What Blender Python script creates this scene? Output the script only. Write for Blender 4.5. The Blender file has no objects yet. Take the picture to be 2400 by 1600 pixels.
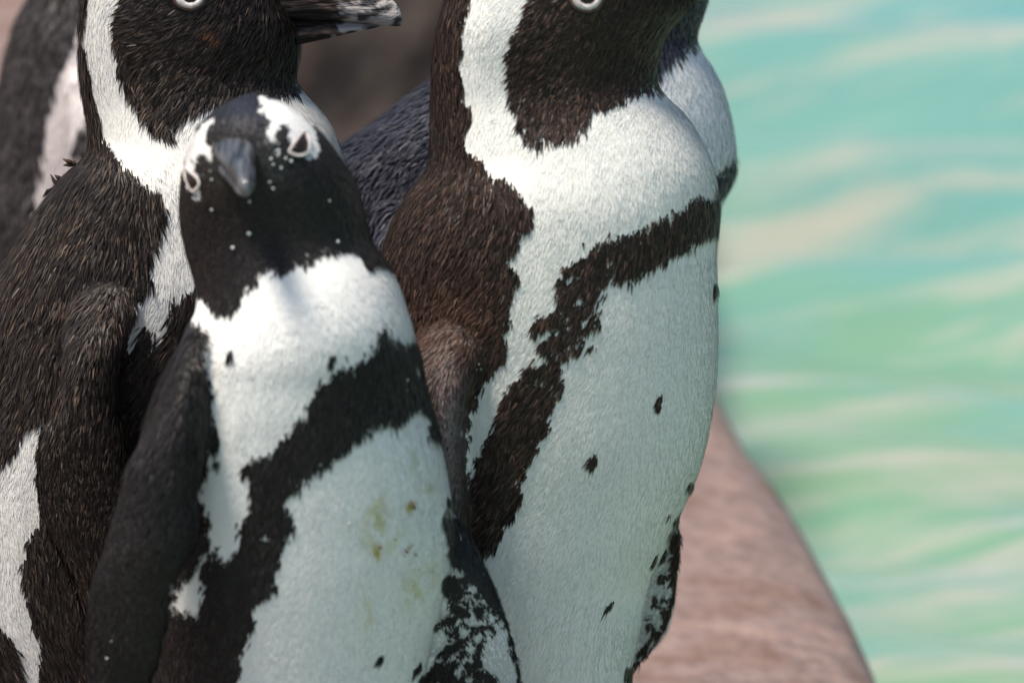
import bpy, bmesh, math, random
import numpy as np
from mathutils import Vector, Matrix
from mathutils.bvhtree import BVHTree

rng = np.random.default_rng(7)
random.seed(7)
SC = bpy.context.scene
COL = SC.collection

# ------------------------------------------------------------------ camera
PITCH = math.radians(18.0)
D0 = 3.5                      # metres to the plane in focus
S0 = 0.0002                   # metres per photo pixel on that plane
K = S0 / D0
CP, SP = math.cos(PITCH), math.sin(PITCH)
CAM = np.array([0.0, 0.0, D0 * SP + 0.30 * CP])
FWD = np.array([0.0, CP, -SP]); UP = np.array([0.0, SP, CP]); RGT = np.array([1.0, 0, 0])
cam = bpy.data.cameras.new('camera')
cam.sensor_width = 36.0
cam.lens = 36.0 / (2400 * K)
cam.clip_start = 0.1
cam.clip_end = 2000
cam.dof.use_dof = True
cam.dof.focus_distance = D0 - 0.045
cam.dof.aperture_fstop = 9.0
camo = bpy.data.objects.new('camera', cam)
COL.objects.link(camo)
camo.location = CAM
camo.rotation_euler = (math.pi / 2 - PITCH, 0, 0)
SC.camera = camo

# ------------------------------------------------------------------ sky and sun
TO_SUN = Vector((-0.34, -0.15, 0.93)).normalized()
elev = math.asin(TO_SUN.z)
world = bpy.data.worlds.new('World')
SC.world = world
world.use_nodes = True
wn = world.node_tree.nodes
sky = wn.new('ShaderNodeTexSky')
sky.sky_type = 'NISHITA'
sky.sun_disc = False
sky.sun_elevation = elev
sky.sun_rotation = math.atan2(TO_SUN.x, TO_SUN.y)
sky.air_density = 1.0
sky.dust_density = 1.5
world.node_tree.links.new(sky.outputs[0], wn['Background'].inputs[0])
wn['Background'].inputs[1].default_value = 0.10
sun = bpy.data.lights.new('sun', 'SUN')
sun.energy = 4.1
sun.angle = math.radians(14.0)
sun.color = (1.0, 0.92, 0.79)
suno = bpy.data.objects.new('sun', sun)
COL.objects.link(suno)
suno.rotation_euler = TO_SUN.to_track_quat('Z', 'Y').to_euler()
suno.location = (-2, -2, 5)
SC.view_settings.view_transform = 'Standard'
SC.view_settings.look = 'None'
SC.view_settings.exposure = 0.57
SC.view_settings.gamma = 1.0
SC.view_settings.use_curve_mapping = False
SC.cycles.max_bounces = 6
SC.cycles.diffuse_bounces = 3
SC.cycles.use_denoising = True


# ------------------------------------------------------------------ pixel helpers
def at_depth(px, py, z):
    return CAM + z * (FWD + (px - 1200) * K * RGT - (py - 800) * K * UP)


def depth_for_y(py, wy):
    """distance along the lens axis at which the ray through row py reaches world y"""
    return wy / (CP - (py - 800) * K * SP)


def at_y(px, py, wy):
    return at_depth(px, py, depth_for_y(py, wy))


def to_px(P):
    d = P - CAM
    z = d @ FWD
    return 1200 + (d @ RGT) / (z * K), 800 - (d @ UP) / (z * K)


YREF = D0 * CP - 0.30 * SP     # world y under the plane in focus, at deck level


def smooth_noise(x, y, seed=0):
    xi, yi = np.floor(x).astype(np.int64), np.floor(y).astype(np.int64)
    fx, fy = x - xi, y - yi
    fx = fx * fx * (3 - 2 * fx); fy = fy * fy * (3 - 2 * fy)

    def h(a, b):
        n = (a * 374761393 + b * 668265263 + seed * 974711) & 0x7fffffff
        n = ((n ^ (n >> 13)) * 1274126177) & 0x7fffffff
        return ((n ^ (n >> 16)) & 0xffff) / 65535.0
    return (h(xi, yi) * (1 - fx) + h(xi + 1, yi) * fx) * (1 - fy) + (h(xi, yi + 1) * (1 - fx) + h(xi + 1, yi + 1) * fx) * fy


def in_poly(x, y, poly):
    poly = np.asarray(poly, float)
    inside = np.zeros(len(x), bool)
    j = len(poly) - 1
    for i in range(len(poly)):
        xi, yi = poly[i]; xj, yj = poly[j]
        if yi != yj:
            c = ((yi > y) != (yj > y)) & (x < (xj - xi) * (y - yi) / (yj - yi) + xi)
            inside ^= c
        j = i
    return inside


# ------------------------------------------------------------------ materials
def new_mat(name):
    m = bpy.data.materials.new(name)
    m.use_nodes = True
    nt = m.node_tree
    return m, nt, nt.nodes['Principled BSDF']


def attr_mat(name, rough, spec, sheen=0.0, use_normal=True):
    m, nt, b = new_mat(name)
    a = nt.nodes.new('ShaderNodeAttribute'); a.attribute_name = 'feather_colour'
    nt.links.new(a.outputs['Color'], b.inputs['Base Color'])
    if use_normal:
        n = nt.nodes.new('ShaderNodeAttribute'); n.attribute_name = 'feather_normal'
        nt.links.new(n.outputs['Vector'], b.inputs['Normal'])
    b.inputs['Roughness'].default_value = rough
    b.inputs['Specular IOR Level'].default_value = spec
    b.inputs['Sheen Weight'].default_value = sheen
    return m


def plain(name, col, rough=0.5, spec=0.5, noise=None, bump=0.0, scale=(1, 1, 1)):
    m, nt, b = new_mat(name)
    b.inputs['Base Color'].default_value = (*col, 1)
    b.inputs['Roughness'].default_value = rough
    b.inputs['Specular IOR Level'].default_value = spec
    if noise:
        sc, c2 = noise
        tc = nt.nodes.new('ShaderNodeTexCoord')
        mp = nt.nodes.new('ShaderNodeMapping'); mp.inputs['Scale'].default_value = scale
        nt.links.new(tc.outputs['Object'], mp.inputs[0])
        t = nt.nodes.new('ShaderNodeTexNoise'); t.inputs['Scale'].default_value = sc; t.inputs['Detail'].default_value = 6
        nt.links.new(mp.outputs[0], t.inputs['Vector'])
        r = nt.nodes.new('ShaderNodeValToRGB')
        r.color_ramp.elements[0].position = 0.38; r.color_ramp.elements[1].position = 0.66
        r.color_ramp.elements[0].color = (*col, 1); r.color_ramp.elements[1].color = (*c2, 1)
        nt.links.new(t.outputs['Fac'], r.inputs[0]); nt.links.new(r.outputs[0], b.inputs['Base Color'])
        if bump:
            bp = nt.nodes.new('ShaderNodeBump'); bp.inputs['Strength'].default_value = bump; bp.inputs['Distance'].default_value = 0.002
            nt.links.new(t.outputs['Fac'], bp.inputs['Height']); nt.links.new(bp.outputs[0], b.inputs['Normal'])
    return m


M_FEATHER = attr_mat('feather', 0.45, 0.2)
M_SKIN = attr_mat('under_plumage', 0.7, 0.2, use_normal=False)
M_BILL = plain('bill_horn', (0.012, 0.009, 0.008), 0.5, 0.25, noise=(110, (0.085, 0.055, 0.042)), bump=1.0, scale=(0.22, 1, 1.6))
M_BILLPALE = plain('bill_pale_band', (0.03, 0.03, 0.035), 0.3, 0.5, noise=(95, (0.42, 0.38, 0.36)), bump=0.6, scale=(0.8, 1, 0.9))
M_BILLFRONT = plain('bill_grey_horn', (0.014, 0.015, 0.017), 0.2, 0.6, noise=(150, (0.11, 0.115, 0.125)), bump=1.0, scale=(2.2, 0.35, 0.4))
M_BILL_SIDE = attr_mat('bill_horn_side', 0.55, 0.16, use_normal=False)
_nt = M_BILL_SIDE.node_tree
_tc = _nt.nodes.new('ShaderNodeTexCoord'); _mp = _nt.nodes.new('ShaderNodeMapping'); _mp.inputs['Scale'].default_value = (0.2, 1, 1.6)
_nz = _nt.nodes.new('ShaderNodeTexNoise'); _nz.inputs['Scale'].default_value = 190; _nz.inputs['Detail'].default_value = 5
_bp = _nt.nodes.new('ShaderNodeBump'); _bp.inputs['Strength'].default_value = 1.0; _bp.inputs['Distance'].default_value = 0.0035
_nt.links.new(_tc.outputs['Object'], _mp.inputs[0]); _nt.links.new(_mp.outputs[0], _nz.inputs['Vector']); _nt.links.new(_nz.outputs['Fac'], _bp.inputs['Height'])
_nt.links.new(_bp.outputs[0], _nt.nodes['Principled BSDF'].inputs['Normal'])
M_EYE = plain('eye_wet', (0.018, 0.008, 0.005), 0.12, 0.35)
M_LIDWHITE = plain('eyelid_white', (0.62, 0.57, 0.54), 0.5, 0.3, noise=(500, (0.48, 0.42, 0.40)))
M_LIDSKIN = plain('eyelid_skin', (0.10, 0.060, 0.048), 0.5, 0.3)
M_GAPE = plain('gape_skin', (0.20, 0.075, 0.04), 0.45, 0.4, noise=(300, (0.07, 0.035, 0.02)))
M_SPECK = plain('dried_spray', (0.55, 0.58, 0.56), 0.4, 0.4)
M_DIRT = plain('brown_dirt', (0.16, 0.10, 0.045), 0.8, 0.2, noise=(600, (0.33, 0.22, 0.13)))


# ------------------------------------------------------------------ mesh helpers
def mesh_from(name, verts, faces):
    me = bpy.data.meshes.new(name)
    me.from_pydata([tuple(v) for v in verts], [], faces)
    me.validate(); me.update()
    return me


def link(name, me, mat, parent=None, smooth=True):
    o = bpy.data.objects.new(name, me)
    COL.objects.link(o)
    if mat and not me.materials:
        me.materials.append(mat)
    if smooth:
        me.polygons.foreach_set('use_smooth', np.ones(len(me.polygons), bool))
    if parent:
        o.parent = parent
        o.matrix_parent_inverse = parent.matrix_world.inverted()
    return o


def ring_loft(centres, xs, ys, nseg=36, expo=2.15):
    """closed skin over rings; xs, ys are half-axis vectors of each ring"""
    a = np.linspace(0, 2 * np.pi, nseg, endpoint=False)
    ca, sa = np.cos(a), np.sin(a)
    ca = np.sign(ca) * np.abs(ca) ** (2 / expo); sa = np.sign(sa) * np.abs(sa) ** (2 / expo)
    V = []
    for c, ax, ay in zip(centres, xs, ys):
        V.append(c + ca[:, None] * ax + sa[:, None] * ay)
    n = len(V)
    V = np.concatenate(V)
    F = []
    for i in range(n - 1):
        for j in range(nseg):
            k = (j + 1) % nseg
            F.append((i * nseg + j, i * nseg + k, (i + 1) * nseg + k, (i + 1) * nseg + j))
    b = len(V)
    V = np.vstack([V, centres[0], centres[-1]])
    for j in range(nseg):
        k = (j + 1) % nseg
        F.append((k, j, b))
        F.append(((n - 1) * nseg + j, (n - 1) * nseg + k, b + 1))
    return V, F


def pchip(x, xp, fp):
    """monotone-ish cubic through the given rows"""
    xp = np.asarray(xp, float); fp = np.asarray(fp, float)
    h = np.diff(xp); d = np.diff(fp) / h
    m = np.zeros(len(xp))
    m[0], m[-1] = d[0], d[-1]
    for i in range(1, len(xp) - 1):
        if d[i - 1] * d[i] > 0:
            w1 = 2 * h[i] + h[i - 1]; w2 = h[i] + 2 * h[i - 1]
            m[i] = (w1 + w2) / (w1 / d[i - 1] + w2 / d[i])
    i = np.clip(np.searchsorted(xp, x) - 1, 0, len(xp) - 2)
    t = (x - xp[i]) / h[i]
    return ((1 + 2 * t) * (1 - t) ** 2 * fp[i] + t * (1 - t) ** 2 * h[i] * m[i]
            + t * t * (3 - 2 * t) * fp[i + 1] + t * t * (t - 1) * h[i] * m[i + 1])


def row_loft(rows, base_y, step=14, nseg=40, expo=2.15):
    """rows: (py, left px, right px, y offset in metres, half depth in metres)"""
    R = np.array(rows, float)
    n = max(6, int((R[-1, 0] - R[0, 0]) / step))
    py = np.linspace(R[0, 0], R[-1, 0], n)
    xl, xr, yo, hd = [pchip(py, R[:, 0], R[:, i]) for i in range(1, 5)]
    for k in range(10):
        for a_, reps in ((yo, 1), (hd, 1), (xl, k < 3), (xr, k < 3)):
            if reps:
                a_[1:-1] = 0.25 * a_[:-2] + 0.5 * a_[1:-1] + 0.25 * a_[2:]
    C, X, Y = [], [], []
    for i in range(n):
        wy = base_y + yo[i]
        z = depth_for_y(py[i], wy)
        C.append(at_depth((xl[i] + xr[i]) / 2, py[i], z))
        X.append(np.array([(xr[i] - xl[i]) / 2 * K * z, 0, 0]))
        Y.append(FWD * hd[i])
    return ring_loft(np.array(C), X, Y, nseg, expo)


def tube(pts, ra, rb, side, nseg=20, expo=2.0):
    pts = np.array(pts, float)
    side = np.array(side, float)
    C, X, Y = [], [], []
    for i in range(len(pts)):
        t = pts[min(i + 1, len(pts) - 1)] - pts[max(i - 1, 0)]
        t /= np.linalg.norm(t)
        s = side - t * (side @ t); s /= np.linalg.norm(s)
        C.append(pts[i]); X.append(s * ra[i]); Y.append(np.cross(t, s) * rb[i])
    return ring_loft(np.array(C), X, Y, nseg, expo)


def merge(parts):
    V, F, o = [], [], 0
    for v, f in parts:
        V.append(v); F += [tuple(i + o for i in p) for p in f]; o += len(v)
    return np.vstack(V), F


def fused_mesh(name, parts, voxel, smooth=4):
    """one continuous skin over overlapping shapes"""
    V, F = merge(parts)
    me = mesh_from(name + '_raw', V, F)
    o = bpy.data.objects.new(name + '_raw', me)
    COL.objects.link(o)
    md = o.modifiers.new('remesh', 'REMESH')
    md.mode = 'VOXEL'; md.voxel_size = voxel; md.adaptivity = 0
    dg = bpy.context.evaluated_depsgraph_get()
    ev = o.evaluated_get(dg)
    me2 = bpy.data.meshes.new_from_object(ev)
    me2.name = name
    bpy.data.objects.remove(o); bpy.data.meshes.remove(me)
    n = len(me2.vertices)
    co = np.empty(n * 3, np.float32); me2.vertices.foreach_get('co', co); co = co.reshape(-1, 3).astype(float)
    e = np.empty(len(me2.edges) * 2, np.int32); me2.edges.foreach_get('vertices', e); e = e.reshape(-1, 2)
    deg = np.bincount(e.ravel(), minlength=n)[:, None]
    for k in range(smooth * 2):
        acc = np.zeros_like(co)
        for d in range(3):
            acc[:, d] = np.bincount(e[:, 0], co[e[:, 1], d], n) + np.bincount(e[:, 1], co[e[:, 0], d], n)
        lam = 0.6 if k % 2 == 0 else -0.52
        co += lam * (acc / deg - co)
    me2.vertices.foreach_set('co', co.astype(np.float32).ravel())
    me2.update()
    return me2


class Skin:
    """triangles, normals and ray hits of a bird's body"""
    def __init__(self, me):
        me.calc_loop_triangles()
        n = len(me.vertices)
        self.co = np.empty(n * 3, np.float32); me.vertices.foreach_get('co', self.co); self.co = self.co.reshape(-1, 3).astype(float)
        self.no = np.empty(n * 3, np.float32); me.vertices.foreach_get('normal', self.no); self.no = self.no.reshape(-1, 3).astype(float)
        t = np.empty(len(me.loop_triangles) * 3, np.int32); me.loop_triangles.foreach_get('vertices', t); self.tri = t.reshape(-1, 3)
        self.bvh = BVHTree.FromPolygons([Vector(v) for v in self.co], [tuple(int(i) for i in t) for t in self.tri])

    def hit(self, px, py):
        d = FWD + (px - 1200) * K * RGT - (py - 800) * K * UP
        p, nrm, _, _ = self.bvh.ray_cast(Vector(CAM), Vector(d).normalized())
        if p is None:
            p = self.bvh.find_nearest(Vector(at_depth(px, py, D0)))
            p, nrm = p[0], p[1]
        return np.array(p), np.array(nrm)


def set_attr(me, name, kind, data):
    a = me.attributes.new(name, kind, 'POINT')
    a.data.foreach_set('color' if kind == 'FLOAT_COLOR' else 'vector', data.astype(np.float32).ravel())


# ------------------------------------------------------------------ plumage
def flow_dir(px, py, field):
    f = np.array(field, float)
    w = 1.0 / (((px[:, None] - f[None, :, 0]) ** 2 + (py[:, None] - f[None, :, 1]) ** 2) / 1e4 + 0.05) ** 1.6
    dx = (w * f[None, :, 2]).sum(1) / w.sum(1); dy = (w * f[None, :, 3]).sum(1) / w.sum(1)
    return dx, dy


def colour_at(P, bird, jit, fuzz=0.0):
    """feather colours by the bird's own markings; P (n,3); jit in photo pixels"""
    n = len(P)
    px, py = to_px(P)
    jx = (smooth_noise(px / 13, py / 13, 3) - 0.5) * jit * 2 + (smooth_noise(px / 37, py / 37, 5) - 0.5) * jit * 2.4
    jy = (smooth_noise(px / 13, py / 13, 11) - 0.5) * jit * 2 + (smooth_noise(px / 37, py / 37, 17) - 0.5) * jit * 2.4
    x, y = px + jx, py + jy
    if fuzz:
        fz = fuzz * np.where(py < bird.get('crisp_above', -9999), 0.3, 1.0)
        fdx, fdy = flow_dir(px, py, bird['flow'])
        along = rng.normal(0, 1.7, n) * fz; across = rng.normal(0, 0.55, n) * fz
        x = x + fdx * along - fdy * across; y = y + fdy * along + fdx * across
    black = np.zeros(n, bool)
    for op, poly in bird['marks']:
        m = in_poly(x, y, poly)
        if op == 'b': black |= m
        elif op in 'mn':
            nz = smooth_noise(px / 16 + py / 60, py / 11 - px / 50, 71) * 0.65 + smooth_noise(px / 7, py / 7, 73) * 0.35
            if op == 'm': black |= m & (nz > bird.get('mottle', 0.52))
            else: black &= ~(m & (nz > 0.58))
        else: black &= ~m
    for (cx, cy, rx, ry, ang, op) in bird.get('dots', []):
        c, s = math.cos(ang), math.sin(ang)
        u = (px - cx) * c + (py - cy) * s; v = -(px - cx) * s + (py - cy) * c
        u = u + (jx) * 0.3; v = v + jy * 0.3
        m = (u / rx) ** 2 + (v / ry) ** 2 < (0.62 if op == 'b' else 1.0)
        black = np.where(m, op == 'b', black)
    return px, py, black


def plumage(name, skin, bird, count, length, width, parent, lift=0.16, back=0.25):
    t = skin.tri
    a, b, c = skin.co[t[:, 0]], skin.co[t[:, 1]], skin.co[t[:, 2]]
    fn = np.cross(b - a, c - a); ar = np.linalg.norm(fn, axis=1) / 2
    fn /= (ar[:, None] * 2 + 1e-20)
    cen = (a + b + c) / 3
    px, py = to_px(cen)
    facing = -(fn @ FWD)
    w = ar * np.where(facing > -0.25, 1.0, back)
    w *= np.where((py > 1750) | (py < -330), 0.15, 1.0) * np.where((px < -160), 0.2, 1.0)
    idx = rng.choice(len(t), count, p=w / w.sum())
    u = rng.random((count, 2)); flip = u.sum(1) > 1; u[flip] = 1 - u[flip]
    w3 = np.stack([1 - u[:, 0] - u[:, 1], u[:, 0], u[:, 1]], 1)[:, :, None]
    P = (skin.co[t[idx]] * w3).sum(1)
    N = (skin.no[t[idx]] * w3).sum(1); N /= np.linalg.norm(N, axis=1)[:, None]
    px, py, black = colour_at(P, bird, bird.get('jitter', 6), bird.get('fuzz', 4.5))
    keep = P[:, 2] > 0.05
    for poly in bird.get('bare', []):
        keep &= ~in_poly(px, py, poly)
    P, N, px, py, black = P[keep], N[keep], px[keep], py[keep], black[keep]
    n = len(P)
    dx, dy = flow_dir(px, py, bird['flow'])
    clump = smooth_noise(px / 30, py / 30, 23) - 0.5
    ang = clump * 0.5 + rng.normal(0, 0.16, n)
    cx, sx = np.cos(ang), np.sin(ang)
    dx, dy = dx * cx - dy * sx, dx * sx + dy * cx
    ridge = smooth_noise((px * dy - py * dx) / 9.0, (px * dx + py * dy) / 42.0, 81)
    T = dx[:, None] * RGT - dy[:, None] * UP
    T = T - N * (T * N).sum(1)[:, None]
    # where the surface turns away from the lens the projected direction collapses: fall back to downwards
    tl = np.linalg.norm(T, axis=1)
    dn = np.array([0, 0, -1.0]) - N * (-N[:, 2])[:, None]
    T = np.where((tl < 0.15)[:, None], dn, T)
    T /= np.linalg.norm(T, axis=1)[:, None] + 1e-9
    B = np.cross(N, T)
    zone_l = np.ones(n)
    for (zx, zy, zr, zs) in bird.get('short', []):
        q = np.exp(-(((px - zx) ** 2 + (py - zy) ** 2) / zr ** 2))
        zone_l *= 1 - (1 - zs) * q
    L = length * rng.uniform(0.65, 1.35, n) * zone_l
    L = L * np.where(black, 1.0, 0.85)
    Wd = width * rng.uniform(0.7, 1.3, n) * (0.55 + 0.45 * zone_l) * np.where(black, 1.0, 0.72)
    lf = lift * rng.uniform(0.3, 1.5, n) * (0.6 + 0.4 * zone_l) * np.where(black, 1.0, 0.28)
    root = P - N * 0.0006
    mid = P + T * (L * 0.5)[:, None] + N * (L * lf * 0.62)[:, None]
    tip = P + T * L[:, None] + N * (L * lf * 0.75)[:, None]
    V = np.stack([root, mid - B * (Wd / 2)[:, None], tip, mid + B * (Wd / 2)[:, None]], 1).reshape(-1, 3)
    # colours
    cb = np.array(bird['black']); cw = np.array(bird['white'])
    r1 = rng.random(n)
    tips = np.array(bird['tips'])
    amt = 0.8 * np.clip((r1 - bird.get('tip_from', 0.72)) / 0.3, 0, 1) ** 1.2
    amt *= (0.35 + 1.3 * smooth_noise(px / 90, py / 90, 31)) * (0.25 + 1.5 * ridge)
    cblack_tip = cb + (tips - cb) * np.clip(amt, 0, 1)[:, None]
    cblack_root = cb * rng.uniform(0.6, 1.2, n)[:, None]
    warm = (rng.random(n) ** 3)[:, None] * bird.get('cream', 0.5)
    cwhite = cw * rng.uniform(0.96, 1.02, n)[:, None] * (1 - warm * np.array([0.05, 0.10, 0.26]))
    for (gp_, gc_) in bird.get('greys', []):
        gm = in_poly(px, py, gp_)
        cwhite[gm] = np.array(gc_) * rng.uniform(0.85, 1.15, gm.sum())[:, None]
    for (sx_, sy_, rx_, ry_, colr, amt_) in bird.get('stains', []):
        q = np.exp(-(((px - sx_) / rx_) ** 2 + ((py - sy_) / ry_) ** 2)) * amt_ * np.clip(smooth_noise(px / 12, py / 20, 41) * 1.8 - 0.3, 0, 1)
        cwhite = cwhite + (np.array(colr) - cwhite) * np.clip(q, 0, 1)[:, None]
    for (sx_, sy_, rx_, ry_, colr, amt_) in bird.get('dark_tints', []):
        q = np.exp(-(((px - sx_) / rx_) ** 2 + ((py - sy_) / ry_) ** 2)) * amt_ * rng.uniform(0.3, 1, n)
        cblack_tip = cblack_tip + (np.array(colr) - cblack_tip) * np.clip(q, 0, 1)[:, None]
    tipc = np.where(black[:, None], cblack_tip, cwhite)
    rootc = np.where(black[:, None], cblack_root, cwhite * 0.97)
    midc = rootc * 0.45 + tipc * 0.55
    Cc = np.ones((n, 4, 4)); Cc[:, 0, :3] = rootc; Cc[:, 1, :3] = midc; Cc[:, 2, :3] = tipc; Cc[:, 3, :3] = midc
    # shading normals: mostly the body's, partly the feather's own tilt
    jn = np.where(black, bird.get('rough_black', 0.22), bird.get('rough_white', 0.035))[:, None]
    Nn = N + rng.normal(0, 1, (n, 3)) * jn + T * rng.uniform(-0.1, 0.1, n)[:, None] * np.where(black, 1, 0.4)[:, None]
    Nn += B * ((ridge - 0.5) * np.where(black, 0.75, 0.14))[:, None]
    Nn /= np.linalg.norm(Nn, axis=1)[:, None]
    bt = np.where(black, 0.28, 0.10)[:, None]
    Nl = Nn[:, None, :] + np.stack([0 * B, -B * bt, 0 * B, B * bt], 1)
    Nl /= np.linalg.norm(Nl, axis=2)[:, :, None]
    me = bpy.data.meshes.new(name)
    me.vertices.add(4 * n)
    me.vertices.foreach_set('co', V.astype(np.float32).ravel())
    q = np.arange(n) * 4
    tri = np.stack([q, q + 1, q + 3, q + 1, q + 2, q + 3], 1).astype(np.int32).ravel()
    me.loops.add(6 * n)
    me.loops.foreach_set('vertex_index', tri)
    me.polygons.add(2 * n)
    me.polygons.foreach_set('loop_start', (np.arange(2 * n) * 3).astype(np.int32))
    me.update(calc_edges=True)
    set_attr(me, 'feather_colour', 'FLOAT_COLOR', Cc)
    set_attr(me, 'feather_normal', 'FLOAT_VECTOR', Nl)
    o = link(name, me, M_FEATHER, parent, smooth=True)
    o['kind'] = 'stuff'
    return o


def legs(x0, base_y, zbody, spread=0.035, fx=0.06, fy=0.0):
    """two short legs with webbed feet on the deck, toes towards (fx, fy)"""
    parts = []
    fl = math.hypot(fx, fy); f = np.array([fx / fl, fy / fl, 0]); s = np.array([-f[1], f[0], 0])
    for sg in (-1, 1):
        o = np.array([x0, base_y, 0]) + s * sg * spread
        parts.append(tube([o + [0, 0, zbody + 0.05], o + [0, 0, zbody * 0.5 + .01], o + [0, 0, 0.022], o + f * 0.012 + [0, 0, 0.012]],
                          [0.026, 0.018, 0.013, 0.012], [0.026, 0.018, 0.013, 0.009], f))
        parts.append(tube([o - f * 0.012 + [0, 0, .011], o + f * 0.01 + [0, 0, .012], o + f * 0.04 + [0, 0, 0.0085], o + f * 0.062 + [0, 0, 0.006]],
                          [0.009, 0.014, 0.026, 0.029], [0.009, 0.010, 0.007, 0.0055], s))
        for k in (-1, 0, 1):
            d = f * 0.062 + s * k * 0.020
            parts.append(tube([o + d * 0.2 + [0, 0, .012], o + d * 0.8 + [0, 0, .011], o + d * 1.12 + [0, 0, 0.009], o + d * 1.34 + [0, 0, .004]],
                              [.007, .0065, .005, .0022], [.007, .0065, .005, .0022], [0, 0, 1], nseg=12))
    return parts


def close_body(rows, base_y, foot_px, z_end=0.055):
    """carry the last visible row on down to the belly above the feet"""
    py, xl, xr, yo, hd = rows[-1]
    z1 = at_y((xl + xr) / 2, py, base_y + yo)[2]
    out = list(rows)
    cx, hw = (xl + xr) / 2, (xr - xl) / 2
    dpz = 1.0 / (K * depth_for_y(py, base_y) / CP)
    for t, wf in ((0.35, 0.94), (0.65, 0.80), (0.88, 0.55), (1.0, 0.22)):
        p2 = py + (z1 - z_end) * t * dpz
        c2 = cx + (foot_px - cx) * t
        out.append((p2, c2 - hw * wf, c2 + hw * wf, yo * (1 - t), hd * wf))
    return out


def penguin(name, label, category_group, bird, voxel, count, length, width, lift=0.16):
    by = bird['base_y']
    rows = close_body(bird['rows'], by, bird['foot_px'])
    parts = [row_loft(rows, by)]
    for fr in bird['flippers']:
        parts.append(row_loft(fr, by, step=12, nseg=32, expo=2.0))
    parts += bird.get('extra', [])
    foot = at_y(bird['foot_px'], rows[-1][0], by)
    foot_x = foot[0]
    parts += legs(foot_x, by, 0.06, fx=bird['toes'][0], fy=bird['toes'][1])
    # short stiff tail
    tx, ty = bird['tail']
    zt = 0.09
    d = np.array([tx, ty, 0]); d /= np.linalg.norm(d)
    o = np.array([foot_x, by, 0])
    parts.append(tube([o + d * 0.01 + [0, 0, zt + .03], o + d * 0.05 + [0, 0, zt - .01], o + d * 0.085 + [0, 0, .045], o + d * 0.115 + [0, 0, 0.012]],
                      [.035, .03, .02, .008], [.028, .018, .009, .004], np.cross(d, [0, 0, 1])))
    root = bpy.data.objects.new(name, None)
    COL.objects.link(root)
    root.empty_display_size = 0.05
    root.location = (foot_x, by, 0)
    bpy.context.view_layer.update()
    root['label'] = label
    root['category'] = 'penguin'
    root['group'] = category_group
    me = fused_mesh('body', parts, voxel)
    skin = Skin(me)
    px, py, black = colour_at(skin.co, bird, bird.get('jitter', 6))
    z = skin.co[:, 2]
    col = np.where(black[:, None], np.array(bird['black']) * 0.8, np.array(bird['white']) * 0.92)
    foot_dark = (z < 0.055)[:, None]
    col = np.where(foot_dark, np.array([[0.03, 0.027, 0.026]]), col)
    set_attr(me, 'feather_colour', 'FLOAT_COLOR', np.concatenate([col, np.ones((len(col), 1))], 1))
    body = link('body', me, M_SKIN, root)
    bird['bare'] = bird.get('bare', [])
    plumage('plumage', skin, bird, count, length, width, root, lift=lift)
    return root, skin


# ------------------------------------------------------------------ bills and eyes
def side_bill(root, rows_u, rows_l, wy, mat_u, pale_from=None):
    """a bill seen in profile; rows: (px, top py, bottom py, half depth m)"""
    for nm, rows in (('upper_mandible', rows_u), ('lower_mandible', rows_l)):
        R = np.array(rows, float)
        n = 110
        x = np.linspace(R[0, 0], R[-1, 0], n)
        tp, bt, hd = [pchip(x, R[:, 0], R[:, i]) for i in (1, 2, 3)]
        C, X, Y = [], [], []
        for i in range(n):
            pm = (tp[i] + bt[i]) / 2
            z = depth_for_y(pm, wy)
            C.append(at_depth(x[i], pm, z)); Y.append(UP * (bt[i] - tp[i]) / 2 * K * z); X.append(np.array([0, hd[i], 0]))
        V, F = ring_loft(np.array(C), X, Y, 40, 2.0)
        me = mesh_from(nm, V, F)
        vx, vy = to_px(V)
        streak = smooth_noise(vx / 46 + vy / 60, vy / 6.0, 51) * 0.6 + smooth_noise(vx / 16, vy / 4.0, 53) * 0.4
        base = np.array([0.020, 0.0155, 0.0135]) + np.clip(streak - 0.42, 0, 1)[:, None] * 2.6 * np.array([0.085, 0.058, 0.046])
        w_ = vx + 0.3 * (vy - 30) + (smooth_noise(vx / 20, vy / 14, 57) - 0.5) * 46
        band = np.clip((w_ - pale_from) / 14, 0, 1)
        pat = np.clip((smooth_noise(vx / 22 + vy / 30, vy / 11, 61) - 0.36) * 4.0, 0, 1)
        pc = np.array([0.035, 0.034, 0.038]) + pat[:, None] * np.array([0.33, 0.30, 0.28])
        cc = base + (pc - base) * band[:, None]
        set_attr(me, 'feather_colour', 'FLOAT_COLOR', np.concatenate([cc, np.ones((len(cc), 1))], 1))
        link(nm, me, M_BILL_SIDE, root)


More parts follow.
